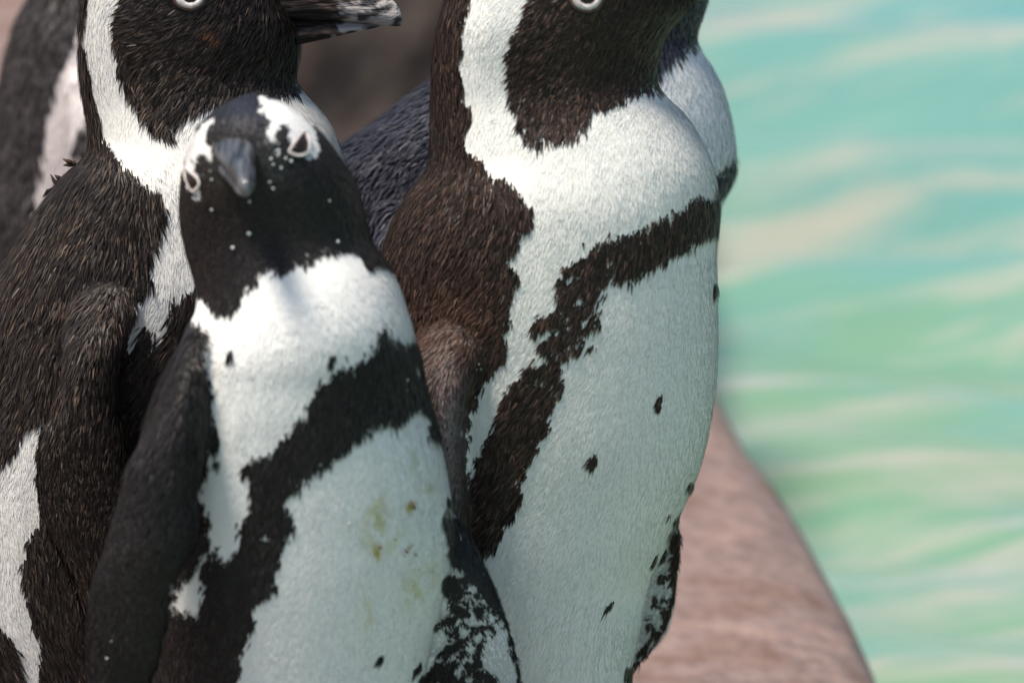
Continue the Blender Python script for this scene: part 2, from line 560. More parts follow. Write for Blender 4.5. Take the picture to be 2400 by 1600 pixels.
def lid_ring(name, skin, outline, rad_px, mat, parent, out=0.0012):
    """a thin fleshy ring following points on the face"""
    pts = []
    for (x, y) in outline:
        p, nrm = skin.hit(x, y)
        pts.append(p + nrm * out)
    pts = np.array(pts)
    n = len(pts)
    m = 48
    t = np.linspace(0, n, m, endpoint=False)
    i0 = np.floor(t).astype(int) % n; f = (t - np.floor(t))[:, None]
    P0, P1, P2, P3 = pts[(i0 - 1) % n], pts[i0], pts[(i0 + 1) % n], pts[(i0 + 2) % n]
    Q = 0.5 * (2 * P1 + (P2 - P0) * f + (2 * P0 - 5 * P1 + 4 * P2 - P3) * f ** 2 + (3 * P1 - P0 - 3 * P2 + P3) * f ** 3)
    rad = rad_px * S0
    V, F = [], []
    ns = 10
    cen = Q.mean(0)
    for k in range(m):
        tg = Q[(k + 1) % m] - Q[k - 1]; tg /= np.linalg.norm(tg)
        o = Q[k] - cen; o -= tg * (o @ tg); o /= np.linalg.norm(o)
        b = np.cross(tg, o)
        rr = rad * (0.85 + 0.3 * smooth_noise(np.array([k * 0.55]), np.array([1.5]), 9)[0])
        for j in range(ns):
            a = 2 * math.pi * j / ns
            V.append(Q[k] + o * math.cos(a) * rr + b * math.sin(a) * rr * 0.75)
    for k in range(m):
        for j in range(ns):
            F.append((k * ns + j, k * ns + (j + 1) % ns, ((k + 1) % m) * ns + (j + 1) % ns, ((k + 1) % m) * ns + j))
    return link(name, mesh_from(name, V, F), mat, parent)


def eyeball(skin, outline, parent, out=0.0):
    pts = np.array([skin.hit(x, y)[0] for x, y in outline])
    nr = np.mean([skin.hit(x, y)[1] for x, y in outline], axis=0); nr /= np.linalg.norm(nr)
    oc = np.mean(outline, axis=0)
    c, nc = skin.hit(oc[0], oc[1])
    nr = nr + nc; nr /= np.linalg.norm(nr)
    out = out + 0.0007
    V, F = [c + nr * (0.0022 + out)], []
    n = len(pts)
    rings = 6
    for r in range(1, rings + 1):
        q = r / rings
        for p in pts:
            V.append(c + (p - c) * q + nr * ((0.0022) * math.sqrt(max(0, 1 - q * q)) - 0.0004 * q + out))
    for j in range(n):
        F.append((0, 1 + j, 1 + (j + 1) % n))
        for r in range(rings - 1):
            a = 1 + r * n; b = a + n
            F.append((a + j, b + j, b + (j + 1) % n, a + (j + 1) % n))
    me = mesh_from('eye', V, F)
    bm = bmesh.new(); bm.from_mesh(me); bmesh.ops.recalc_face_normals(bm, faces=bm.faces); bm.to_mesh(me); bm.free()
    return link('eye', me, M_EYE, parent)


def circle_px(cx, cy, rx, ry, n=16):
    return [(cx + rx * math.cos(a), cy + ry * math.sin(a)) for a in np.linspace(0, 2 * math.pi, n, endpoint=False)]


def crumbs(name, skin, spots, mat, parent):
    V, F, o = [], [], 0
    for (x, y, r) in spots:
        p, nrm = skin.hit(x, y)
        bm = bmesh.new()
        bmesh.ops.create_icosphere(bm, subdivisions=2, radius=r * S0 * random.uniform(0.45, 0.7))
        for v in bm.verts:
            v.co *= random.uniform(0.7, 1.25)
        q = Vector(nrm).to_track_quat('Z', 'Y').to_matrix()
        vs = [np.array(q @ Vector((v.co.x, v.co.y, v.co.z * 0.6))) + p + nrm * 0.0012 for v in bm.verts]
        fs = [tuple(v.index + o for v in f.verts) for f in bm.faces]
        bm.free()
        V += vs; F += fs; o += len(vs)
    ob = link(name, mesh_from(name, V, F), mat, parent)
    ob['kind'] = 'stuff'
    return ob


# ================================================================== the setting
def deck_edge():
    # right-hand rim of the pool deck as (x, distance behind the focus plane)
    return [(-5.0, -4.6), (-3.0, -3.2), (-1.6, -2.1), (-0.8, -1.35), (-0.38, -0.74), (-0.12, -0.42), (0.08, -0.22), (0.185, -0.02), (0.212, 0.20), (0.197, 0.45), (0.168, 0.68), (0.128, 0.90),
            (0.098, 1.15), (0.085, 1.6), (0.06, 2.2), (-0.1, 3.4), (-0.8, 5.5), (-2.5, 8.0), (-5.0, 10.0)]


def make_deck():
    E = np.array(deck_edge())
    s = np.concatenate([[0], np.cumsum(np.linalg.norm(np.diff(E, axis=0), axis=1))])
    ts = np.linspace(0, s[-1], 260)
    ex = pchip(ts, s, E[:, 0]); ed = pchip(ts, s, E[:, 1])
    P = np.stack([ex, ed + YREF, 0 * ex], 1)
    tg = np.gradient(P, axis=0); tg /= np.linalg.norm(tg, axis=1)[:, None]
    nr = np.stack([tg[:, 1], -tg[:, 0], 0 * ex], 1)       # outward, towards the water
    prof = [(-6.0, 0.0), (-3.0, 0.0), (-1.5, 0.0), (-0.8, 0.0), (-0.4, 0.0), (-0.25, 0.0), (-0.16, -0.0005), (-0.10, -0.002), (-0.06, -0.005), (-0.03, -0.010),
            (-0.012, -0.018), (0.0, -0.030), (0.008, -0.07), (0.012, -0.12), (0.014, -0.6)]
    V, F = [], []
    for i in range(len(P)):
        for (o, z) in prof:
            if o < -0.2:
                far = P[i] + np.array([o, 0, 0])          # the slab runs straight off to the left
            else:
                far = P[i] + nr[i] * o
            bump = 0.004 * (smooth_noise(np.array([far[0] * 9]), np.array([far[1] * 9]), 2)[0] - 0.5) if o > -0.2 else 0
            V.append((far[0] + bump, far[1] + bump, z + (bump * 0.5 if o > -0.2 else 0)))
    n = len(prof)
    for i in range(len(P) - 1):
        for j in range(n - 1):
            a = i * n + j
            F.append((a, a + n, a + n + 1, a + 1))
    me = mesh_from('pool_deck', V, F)
    bm = bmesh.new(); bm.from_mesh(me); bmesh.ops.recalc_face_normals(bm, faces=bm.faces); bm.to_mesh(me); bm.free()
    m, nt, b = new_mat('pink_concrete')
    L = nt.links.new
    tc = nt.nodes.new('ShaderNodeTexCoord')
    mp = nt.nodes.new('ShaderNodeMapping'); mp.inputs['Scale'].default_value = (5.0, 6.2, 6.0); mp.inputs['Rotation'].default_value = (0, 0, math.radians(35))
    L(tc.outputs['Object'], mp.inputs[0])
    n1 = nt.nodes.new('ShaderNodeTexNoise'); n1.inputs['Scale'].default_value = 3.2; n1.inputs['Detail'].default_value = 7; n1.inputs['Distortion'].default_value = 0.5
    L(mp.outputs[0], n1.inputs['Vector'])
    r1 = nt.nodes.new('ShaderNodeValToRGB')
    e = r1.color_ramp.elements
    e[0].position = 0.33; e[0].color = (0.175, 0.105, 0.078, 1)
    e[1].position = 0.70; e[1].color = (0.29, 0.195, 0.160, 1)
    k = e.new(0.52); k.color = (0.215, 0.152, 0.138, 1)
    L(n1.outputs['Fac'], r1.inputs[0])
    n2 = nt.nodes.new('ShaderNodeTexNoise'); n2.inputs['Scale'].default_value = 95; n2.inputs['Detail'].default_value = 4
    L(tc.outputs['Object'], n2.inputs['Vector'])
    r2 = nt.nodes.new('ShaderNodeValToRGB')
    r2.color_ramp.elements[0].position = 0.35; r2.color_ramp.elements[0].color = (0.62, 0.57, 0.55, 1)
    r2.color_ramp.elements[1].position = 0.60; r2.color_ramp.elements[1].color = (1, 1, 1, 1)
    L(n2.outputs['Fac'], r2.inputs[0])
    mx = nt.nodes.new('ShaderNodeMix'); mx.data_type = 'RGBA'; mx.blend_type = 'MULTIPLY'; mx.inputs['Factor'].default_value = 0.7
    L(r1.outputs[0], mx.inputs['A']); L(r2.outputs[0], mx.inputs['B']); L(mx.outputs['Result'], b.inputs['Base Color'])
    bp = nt.nodes.new('ShaderNodeBump'); bp.inputs['Strength'].default_value = 0.7; bp.inputs['Distance'].default_value = 0.004
    L(n2.outputs['Fac'], bp.inputs['Height']); L(bp.outputs[0], b.inputs['Normal'])
    b.inputs['Roughness'].default_value = 0.75
    o = link('pool_deck', me, m)
    o['kind'] = 'structure'
    o['label'] = 'pinkish concrete pool deck with rounded edge under the penguins'
    return o


WATER_Z = -0.16


def make_water():
    xs = np.concatenate([np.linspace(-30, -2.2, 12), np.linspace(-2, 2.6, 190), np.linspace(2.9, 40, 16)])
    ys = np.concatenate([np.linspace(-40, 2.0, 24), np.linspace(2.2, 8.0, 330), np.linspace(8.2, 60, 24)])
    X, Y = np.meshgrid(xs, ys)
    r2 = np.random.default_rng(5)
    Z = np.zeros_like(X)
    for i in range(34):
        lam = r2.uniform(0.10, 0.42)
        th = math.radians(90 - 14) + r2.normal(0, 0.30)
        kx, ky = math.cos(th) * 2 * math.pi / lam, math.sin(th) * 2 * math.pi / lam
        Z += 0.0036 * lam / 0.25 * np.sin(kx * X + ky * Y + r2.uniform(0, 6.28))
    fade = np.clip(1 - np.maximum(np.abs(X) - 2.0, 0) / 1.0, 0, 1) * np.clip((Y - 1.9) / 0.6, 0, 1) * np.clip((8.2 - Y) / 0.8, 0, 1)
    Z = Z * fade + WATER_Z
    ny, nx = X.shape
    V = np.stack([X.ravel(), Y.ravel(), Z.ravel()], 1)
    a = (np.arange(ny - 1)[:, None] * nx + np.arange(nx - 1)[None, :]).ravel()
    F = np.stack([a, a + 1, a + nx + 1, a + nx], 1).tolist()
    me = mesh_from('pool_water', V, F)
    m, nt, b = new_mat('pool_water')
    L = nt.links.new
    tc = nt.nodes.new('ShaderNodeTexCoord')
    mp = nt.nodes.new('ShaderNodeMapping'); mp.inputs['Scale'].default_value = (1.0, 1.8, 1.0); mp.inputs['Rotation'].default_value = (0, 0, math.radians(-12))
    L(tc.outputs['Object'], mp.inputs[0])
    n1 = nt.nodes.new('ShaderNodeTexNoise'); n1.inputs['Scale'].default_value = 2.6; n1.inputs['Detail'].default_value = 5; n1.inputs['Distortion'].default_value = 0.6
    L(mp.outputs[0], n1.inputs['Vector'])
    # shallower and greener towards the near rim of the pool
    sp = nt.nodes.new('ShaderNodeSeparateXYZ'); L(tc.outputs['Object'], sp.inputs[0])
    mr = nt.nodes.new('ShaderNodeMapRange'); mr.inputs['From Min'].default_value = 4.3; mr.inputs['From Max'].default_value = 5.9
    mr.inputs['To Min'].default_value = 0.27; mr.inputs['To Max'].default_value = -0.22
    L(sp.outputs['Y'], mr.inputs['Value'])
    ad = nt.nodes.new('ShaderNodeMath'); ad.operation = 'ADD'; L(n1.outputs['Fac'], ad.inputs[0]); L(mr.outputs[0], ad.inputs[1])
    r1 = nt.nodes.new('ShaderNodeValToRGB')
    e = r1.color_ramp.elements
    e[0].position = 0.20; e[0].color = (0.112, 0.262, 0.268, 1)
    e[1].position = 0.90; e[1].color = (0.170, 0.275, 0.15, 1)
    k = e.new(0.50); k.color = (0.128, 0.275, 0.245, 1)
    k = e.new(0.66); k.color = (0.142, 0.275, 0.192, 1)
    L(ad.outputs[0], r1.inputs[0])
    # pale reflections on the ripples, painted into the base colour as stretched noise
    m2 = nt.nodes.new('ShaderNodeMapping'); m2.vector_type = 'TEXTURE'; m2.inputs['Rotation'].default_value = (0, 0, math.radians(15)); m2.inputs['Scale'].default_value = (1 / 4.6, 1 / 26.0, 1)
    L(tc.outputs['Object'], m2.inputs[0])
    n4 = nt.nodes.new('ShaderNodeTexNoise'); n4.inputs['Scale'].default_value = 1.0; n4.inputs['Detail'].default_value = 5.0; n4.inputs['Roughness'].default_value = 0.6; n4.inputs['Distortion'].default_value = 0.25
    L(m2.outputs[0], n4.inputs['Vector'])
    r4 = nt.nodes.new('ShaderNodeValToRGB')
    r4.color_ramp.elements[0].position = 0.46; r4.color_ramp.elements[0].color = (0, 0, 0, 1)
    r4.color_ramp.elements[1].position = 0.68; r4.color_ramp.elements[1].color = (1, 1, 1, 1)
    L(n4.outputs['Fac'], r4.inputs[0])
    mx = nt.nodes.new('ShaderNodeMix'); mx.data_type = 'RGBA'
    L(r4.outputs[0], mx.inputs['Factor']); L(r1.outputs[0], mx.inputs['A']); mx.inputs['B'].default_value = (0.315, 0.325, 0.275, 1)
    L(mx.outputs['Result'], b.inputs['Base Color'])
    b.inputs['Roughness'].default_value = 0.06
    b.inputs['IOR'].default_value = 1.33
    n3 = nt.nodes.new('ShaderNodeTexNoise'); n3.inputs['Scale'].default_value = 9; n3.inputs['Detail'].default_value = 3
    L(mp.outputs[0], n3.inputs['Vector'])
    bp = nt.nodes.new('ShaderNodeBump'); bp.inputs['Strength'].default_value = 0.35; bp.inputs['Distance'].default_value = 0.02
    L(n3.outputs['Fac'], bp.inputs['Height']); L(bp.outputs[0], b.inputs['Normal'])
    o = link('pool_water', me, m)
    o['kind'] = 'structure'
    o['label'] = 'rippled turquoise pool water beyond the deck edge'
    return o


def make_ground():
    me = mesh_from('ground', [(-900, -900, -0.7), (900, -900, -0.7), (900, 900, -0.7), (-900, 900, -0.7)], [(0, 1, 2, 3)])
    o = link('ground', me, plain('pale_paving', (0.30, 0.27, 0.23), 0.9, 0.2, noise=(0.4, (0.36, 0.33, 0.29))))
    o['kind'] = 'structure'


def make_boulder():
    bm = bmesh.new()
    bmesh.ops.create_icosphere(bm, subdivisions=5, radius=1.0)
    c = at_y(880, 40, YREF + 1.1)
    co = np.array([v.co[:] for v in bm.verts])
    r = 1 + 0.30 * (smooth_noise(co[:, 0] * 1.6 + 5, co[:, 1] * 1.6 + co[:, 2] * 2.2, 3) - 0.5) + 0.12 * (smooth_noise(co[:, 0] * 5 + 9, co[:, 2] * 5 + co[:, 1] * 3, 8) - 0.5) \
        + 0.04 * (smooth_noise(co[:, 0] * 14, co[:, 2] * 14 + co[:, 1] * 9, 21) - 0.5)
    for v, rr in zip(bm.verts, r):
        p = Vector((v.co.x * 0.14, v.co.y * 0.15, v.co.z * (c[2] + 0.10))) * rr
        v.co = Vector((c[0] + p.x, YREF + 1.1 + p.y, max(p.z, -0.004) if p.z < 0 else p.z))
    me = bpy.data.meshes.new('boulder'); bm.to_mesh(me); bm.free()
    m = plain('dark_wet_rock', (0.008, 0.0062, 0.0055), 0.6, 0.2, noise=(22, (0.040, 0.027, 0.022)), bump=0.8)
    o = link('boulder', me, m)
    o['label'] = 'dark brown boulder in soft blur behind the standing penguins'
    o['category'] = 'rock'
    return o


make_deck()
make_water()
make_ground()
make_boulder()

# ================================================================== the birds
GROUP = 'penguins standing on the pool deck'

# ---- right-hand bird in profile
RIGHT = dict(
    mottle=0.66, base_y=YREF + 0.03, foot_px=1250, toes=(1, -0.25), tail=(-1, 0.2),
    black=(0.026, 0.0175, 0.0145), white=(0.85, 0.835, 0.79), tips=(0.15, 0.085, 0.060), cream=0.35, jitter=10, tip_from=0.62,
    rows=[(-165, 1230, 1330, 0.0, 0.012), (-155, 1180, 1400, 0, 0.024), (-120, 1110, 1470, 0, 0.034), (-60, 1065, 1600, 0, 0.040), (0, 1045, 1622, 0, 0.042), (30, 1038, 1604, 0, 0.043), (60, 1030, 1576, 0, 0.043), (95, 1024, 1556, 0, 0.043),
          (130, 1019, 1547, 0, 0.042), (190, 1014, 1536, 0, 0.041), (215, 1013, 1548, 0, 0.041), (250, 1012, 1590, 0, 0.043), (300, 1011, 1628, 0, 0.047), (350, 1010, 1655, 0, 0.051), (390, 1005, 1671, 0, 0.054),
          (440, 968, 1682, 0, 0.058), (500, 932, 1684, 0, 0.062), (560, 908, 1679, 0, 0.064), (650, 882, 1681, 0, 0.066), (800, 862, 1683, 0, 0.068), (900, 850, 1679, 0, 0.068),
          (1000, 845, 1665, 0, 0.068), (1100, 845, 1640, 0, 0.067), (1190, 850, 1602, 0, 0.065), (1280, 860, 1562, 0, 0.064), (1400, 870, 1512, 0, 0.062), (1480, 880, 1500, 0, 0.06), (1600, 900, 1478, 0, 0.058)],
    flippers=[
        [(700, 1010, 1170, -0.035, 0.014), (800, 985, 1160, -0.050, 0.016), (860, 978, 1125, -0.058, 0.018), (920, 985, 1098, -0.064, 0.020), (1000, 992, 1084, -0.066, 0.022), (1080, 1000, 1087, -0.067, 0.022),
         (1160, 1010, 1093, -0.067, 0.020), (1250, 1022, 1097, -0.066, 0.018), (1400, 1045, 1100, -0.065, 0.014), (1500, 1060, 1090, -0.064, 0.008)],
        [(950, 1420, 1560, 0.055, 0.010), (1080, 1430, 1585, 0.075, 0.008), (1200, 1430, 1590, 0.085, 0.0065), (1260, 1430, 1595, 0.088, 0.006), (1330, 1420, 1592, 0.09, 0.0055), (1400, 1415, 1584, 0.09, 0.005),
         (1450, 1415, 1572, 0.09, 0.0045), (1500, 1420, 1548, 0.09, 0.004), (1540, 1430, 1512, 0.09, 0.0035), (1572, 1450, 1478, 0.09, 0.003)],
    ],
    marks=[
        # nape, back and shoulder, with the shadow gap beside the flipper painted black
        ('b', [(600, -400), (1500, -400), (1500, -135), (1330, -140), (1200, -120), (1120, -70), (1090, -20), (1085, 30), (1078, 60), (1074, 130), (1080, 200), (1096, 250), (1084, 295), (1090, 335), (1105, 362), (1135, 388), (1168, 412), (1202, 430),
               (1226, 458), (1250, 478), (1242, 502), (1215, 540), (1204, 575), (1200, 605), (1218, 640), (1206, 685), (1196, 725), (1186, 775), (1182, 808), (1178, 832), (1152, 850), (1130, 880), (1112, 930), (1098, 968), (1090, 985), (1093, 1050), (1098, 1240),
               (1105, 1500), (1000, 1900), (900, 2400), (500, 2400), (600, 600)]),
        # face and throat
        ('b', [(1238, 0), (1220, 50), (1209, 110), (1204, 170), (1209, 220), (1222, 262), (1242, 302), (1258, 318), (1300, 310), (1340, 302), (1382, 282), (1402, 254), (1430, 228), (1470, 214), (1510, 208), (1546, 200), (1720, 120), (1720, -70), (1560, -85), (1440, -95), (1330, -85), (1268, -45)]),
        # breast band
        ('b', [(1760, 425), (1684, 440), (1640, 466), (1600, 488), (1560, 508), (1500, 528), (1440, 553), (1385, 578), (1345, 602), (1312, 638), (1302, 662), (1318, 690), (1300, 722), (1262, 738), (1244, 752), (1266, 775), (1280, 800), (1262, 835), (1238, 870),
               (1205, 905), (1180, 945), (1160, 985), (1140, 1015), (1128, 1060), (1112, 1100), (1098, 1150), (1092, 1250), (1095, 1340), (1060, 1600), (1000, 2400), (900, 2400), (1000, 1600), (1140, 1330), (1152, 1300), (1172, 1262), (1196, 1200), (1222, 1140), (1250, 1082), (1272, 1020), (1292, 980), (1312, 920),
               (1320, 862), (1334, 812), (1372, 788), (1392, 750), (1402, 718), (1424, 680), (1462, 640), (1502, 612), (1552, 590), (1592, 566), (1640, 545), (1684, 528), (1760, 505)]),
        ('n', [(1300, 590), (1420, 560), (1460, 620), (1430, 700), (1410, 760), (1350, 830), (1250, 880), (1230, 800), (1240, 740), (1290, 650)]),
        ('n', [(1180, 830), (1260, 800), (1340, 800), (1330, 900), (1280, 1040), (1230, 1140), (1210, 1130), (1270, 1000), (1280, 900)]),
        ('m', [(1610, 1220), (1620, 1300), (1600, 1450), (1510, 1600), (1498, 1570), (1514, 1480), (1530, 1400), (1560, 1320)]),
        # far flipper edge and bars
        ('b', [(1584, 1190), (1615, 1215), (1615, 1400), (1590, 1520), (1480, 1640), (1476, 1560), (1530, 1530), (1556, 1484), (1573, 1420), (1581, 1330), (1585, 1260)]),
    ],
    dots=[(1345, 640, 22, 9, -0.9, 'w'), (1441, 655, 20, 14, -0.5, 'w'), (1376, 742, 16, 8, -0.9, 'w'), (1268, 838, 18, 9, -0.9, 'w'), (1390, 800, 10, 5, -0.8, 'b'), (1290, 765, 30, 10, -0.8, 'w'),
          (1547, 932, 9, 21, 0.1, 'b'), (1396, 1070, 10, 18, 0.25, 'b'), (1432, 1413, 24, 5, -0.85, 'b'), (1673, 665, 6, 16, 0.1, 'b'), (1624, 1126, 7, 7, 0, 'b'), (1538, 1305, 22, 6, -1.0, 'b'),
          (1560, 1290, 6, 16, 0.4, 'b'), (1550, 1345, 7, 18, 0.5, 'b'), (1535, 1405, 9, 16, 0.6, 'b'), (1524, 1460, 14, 8, -0.8, 'b'), (1512, 1510, 18, 8, -0.8, 'b')],
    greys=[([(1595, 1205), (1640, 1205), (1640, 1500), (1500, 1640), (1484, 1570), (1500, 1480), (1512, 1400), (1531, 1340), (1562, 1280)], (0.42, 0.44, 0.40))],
    flow=[(1300, 60, -0.75, 0.65), (1450, 60, -0.55, 0.85), (1250, 170, -0.62, 0.78), (1400, 170, -0.4, 0.9), (1330, 280, -0.12, 1.0), (1140, 80, -0.45, 0.9), (1140, 250, -0.22, 1.0), (1050, 200, -0.1, 1),
          (1200, 400, 0.05, 1), (1050, 550, -0.55, 0.85), (950, 700, -0.5, 0.85), (1100, 700, -0.62, 0.8), (1250, 620, -0.25, 1), (1450, 400, 0.1, 1), (1600, 400, 0.12, 1), (1600, 600, -0.15, 1), (1400, 700, -0.35, 0.92),
          (1250, 900, -0.5, 0.85), (1450, 950, -0.3, 0.95), (1620, 900, -0.1, 1), (1150, 1150, -0.45, 0.9), (1300, 1250, -0.45, 0.9), (1450, 1350, -0.3, 1), (1540, 1400, -0.2, 1), (1050, 1000, 0.02, 1)],
    short=[(1400, 40, 170, 0.62), (1045, 1050, 90, 0.35), (1545, 1400, 110, 0.4), (1600, 900, 200, 0.8), (1350, 260, 90, 0.7)],
    dark_tints=[(1080, 740, 130, 90, (0.11, 0.052, 0.034), 0.9), (1045, 1050, 42, 170, (0.30, 0.245, 0.24), 1.5), (1310, 290, 70, 40, (0.11, 0.075, 0.062), 0.7)],
    bare=[circle_px(1375, -15, 42, 40)],
)
r_root, r_skin = penguin('penguin', 'brown-backed penguin with a ragged black breast band, standing closest to the turquoise water', GROUP, RIGHT, 0.0021, 380000, 0.0068, 0.00082)
side_bill(r_root, [(1455, -95, 5, 0.016), (1540, -98, -8, 0.0135), (1620, -100, -30, 0.0115), (1700, -100, -48, 0.0095), (1780, -98, -54, 0.0075), (1830, -86, -38, 0.005), (1850, -66, -30, 0.002)],
          [(1455, -40, 40, 0.014), (1540, -40, 36, 0.0125), (1620, -50, 8, 0.010), (1700, -58, -24, 0.008), (1780, -62, -42, 0.006), (1812, -60, -50, 0.002)], RIGHT['base_y'], M_BILL, 1735)
o_ = circle_px(1375, -15, 27, 26)
e_ = eyeball(r_skin, o_, r_root)
lid_ring('eyelid', r_skin, circle_px(1375, -15, 30, 30), 7.5, M_LIDWHITE, e_)
lid_ring('eye_rim', r_skin, circle_px(1375, -15, 39, 39), 5.5, M_LIDSKIN, e_, out=0.0006)

# ---- left-hand bird in profile
LEFT = dict(
    base_y=YREF + 0.10, foot_px=300, toes=(1, -0.2), tail=(-1, 0.1),
    black=(0.019, 0.0145, 0.013), white=(0.80, 0.78, 0.745), tips=(0.135, 0.092, 0.068), cream=0.4, jitter=7, tip_from=0.62,
    rows=[(-185, 330, 430, 0, 0.012), (-170, 285, 490, 0, 0.024), (-120, 230, 560, 0, 0.034), (-60, 204, 620, 0, 0.039), (0, 193, 655, 0, 0.041), (60, 188, 690, 0, 0.042), (110, 187, 699, 0, 0.042), (150, 188, 692, 0, 0.041),
          (190, 192, 690, 0, 0.041), (220, 196, 716, 0, 0.042), (260, 203, 752, 0, 0.045), (300, 209, 778, 0, 0.049), (340, 211, 794, 0, 0.052), (365, 205, 803, 0, 0.054), (400, 166, 812, 0, 0.057), (440, 131, 820, 0, 0.06),
          (500, 88, 828, 0, 0.063), (560, 48, 832, 0, 0.065), (620, 12, 832, 0, 0.067), (700, -32, 828, 0, 0.069), (900, -115, 805, 0, 0.070), (1100, -165, 775, 0, 0.070), (1300, -185, 735, 0, 0.068), (1600, -150, 650, 0, 0.062)],
    flippers=[
        [(640, 190, 380, -0.045, 0.014), (740, 170, 318, -0.066, 0.014), (800, 160, 290, -0.076, 0.0135), (870, 150, 277, -0.082, 0.012), (945, 126, 277, -0.085, 0.011), (1000, 108, 289, -0.087, 0.010), (1060, 92, 303, -0.088, 0.009), (1130, 90, 315, -0.088, 0.0085),
         (1200, 98, 320, -0.087, 0.008), (1270, 130, 315, -0.086, 0.007), (1340, 165, 305, -0.085, 0.006), (1400, 187, 285, -0.084, 0.005), (1470, 205, 250, -0.083, 0.003)],
    ],
    marks=[
        ('b', [(-600, -600), (700, -600), (700, -160), (480, -165), (340, -140), (250, -90), (205, -20), (194, 60), (196, 110), (204, 160), (211, 205), (222, 255), (236, 305), (250, 342), (282, 372), (322, 400), (366, 430), (388, 460), (382, 492), (371, 522), (360, 545),
               (350, 582), (356, 622), (372, 660), (346, 682), (322, 700), (314, 732), (304, 765), (298, 808), (304, 830), (326, 800), (332, 762), (344, 748), (356, 762), (358, 790), (346, 830), (335, 850), (348, 846), (372, 808), (400, 790), (414, 742), (408, 700), (430, 690),
               (470, 655), (560, 640), (560, 2600), (-600, 2600)]),
        ('b', [(292, 0), (276, 50), (268, 85), (277, 120), (286, 160), (301, 202), (321, 242), (346, 272), (366, 292), (384, 282), (402, 278), (425, 286), (442, 262), (462, 254), (492, 240), (532, 228), (582, 224), (640, 219), (670, 210), (696, 194), (760, 150), (760, -70), (620, -100), (500, -110), (390, -100), (320, -60)]),
        ('w', [(135, 940), (118, 955), (96, 958), (60, 1000), (30, 1040), (0, 1082), (-60, 1150), (-90, 1350), (-50, 1480), (-10, 1440), (12, 1470), (28, 1530), (45, 1600), (40, 1700), (110, 1700), (100, 1600), (88, 1500), (70, 1440), (56, 1380), (60, 1300), (72, 1240), (94, 1205), (88, 1130), (90, 1060), (108, 1000), (128, 960)]),
        ('w', [(170, 1600), (200, 1570), (215, 1600), (210, 1700), (165, 1700)]),
    ],
    dots=[(388, 300, 10, 16, 0.3, 'b')],
    flow=[(350, 60, -0.95, 0.3), (450, 120, -0.85, 0.52), (560, 130, -0.7, 0.7), (640, 140, -0.45, 0.9), (400, 230, -0.4, 0.9), (550, 210, -0.2, 1), (230, 100, -0.1, 1), (250, 250, 0.25, 1), (330, 350, 0.5, 0.86), (420, 380, 0.35, 0.9), (420, 560, 0.05, 1),
          (250, 450, -0.4, 0.9), (120, 550, -0.5, 0.85), (250, 650, -0.35, 0.92), (60, 750, -0.5, 0.86), (200, 850, -0.2, 1), (60, 1050, -0.35, 0.94), (60, 1300, 0.05, 1), (60, 1500, 0.3, 1), (130, 1400, 0.1, 1), (200, 1150, -0.05, 1), (700, 280, 0.4, 0.9), (380, 850, -0.5, 0.85)],
    short=[(450, 30, 150, 0.6), (200, 1130, 130, 0.4), (640, 150, 60, 0.8)],
    bare=[circle_px(445, -16, 40, 38)],
    dark_tints=[(640, 160, 40, 40, (0.05, 0.055, 0.045), 0.5), (502, 70, 14, 9, (0.30, 0.11, 0.05), 1.0), (520, 82, 14, 6, (0.22, 0.09, 0.045), 0.9)],
)
l_root, l_skin = penguin('penguin', 'brown-backed penguin with a pale-tipped bill, standing between the blurred penguin and the stained one', GROUP, LEFT, 0.0021, 280000, 0.0088, 0.00085)
side_bill(l_root, [(500, -88, 36, 0.017), (580, -92, 40, 0.0145), (680, -84, 44, 0.012), (760, -66, 46, 0.0105), (820, -48, 50, 0.009), (880, -26, 56, 0.008), (912, -6, 60, 0.0055), (930, 12, 62, 0.0035), (940, 32, 60, 0.0015), (943, 44, 56, 0.0006)],
          [(500, 20, 92, 0.015), (580, 24, 106, 0.0135), (680, 30, 104, 0.011), (760, 38, 90, 0.009), (820, 44, 76, 0.007), (870, 47, 66, 0.005), (902, 50, 58, 0.002)], LEFT['base_y'], M_BILL, 800)
e_ = eyeball(l_skin, circle_px(445, -16, 26, 24), l_root)
lid_ring('eyelid', l_skin, circle_px(445, -16, 29, 28), 7.5, M_LIDWHITE, e_)
lid_ring('eye_rim', l_skin, circle_px(445, -16, 38, 37), 5, M_LIDSKIN, e_, out=0.0006)
for (pts_) in (((172, 386), (160, 378), (146, 372)), ((178, 382), (162, 386), (148, 388)), ((140, 432), (128, 426), (118, 408)), ((146, 426), (136, 416), (128, 410)), ((128, 446), (112, 448), (100, 462))):
    q_ = [at_y(x_, y_, LEFT['base_y'] - 0.004) for x_, y_ in pts_]
    V_, F_ = tube(q_, [0.0014, 0.0011, 0.0002], [0.0005, 0.0004, 0.0002], [0, 0.2, 1], nseg=8)
    link('loose_feather', mesh_from('loose_feather', V_, F_), M_BILL, l_root)

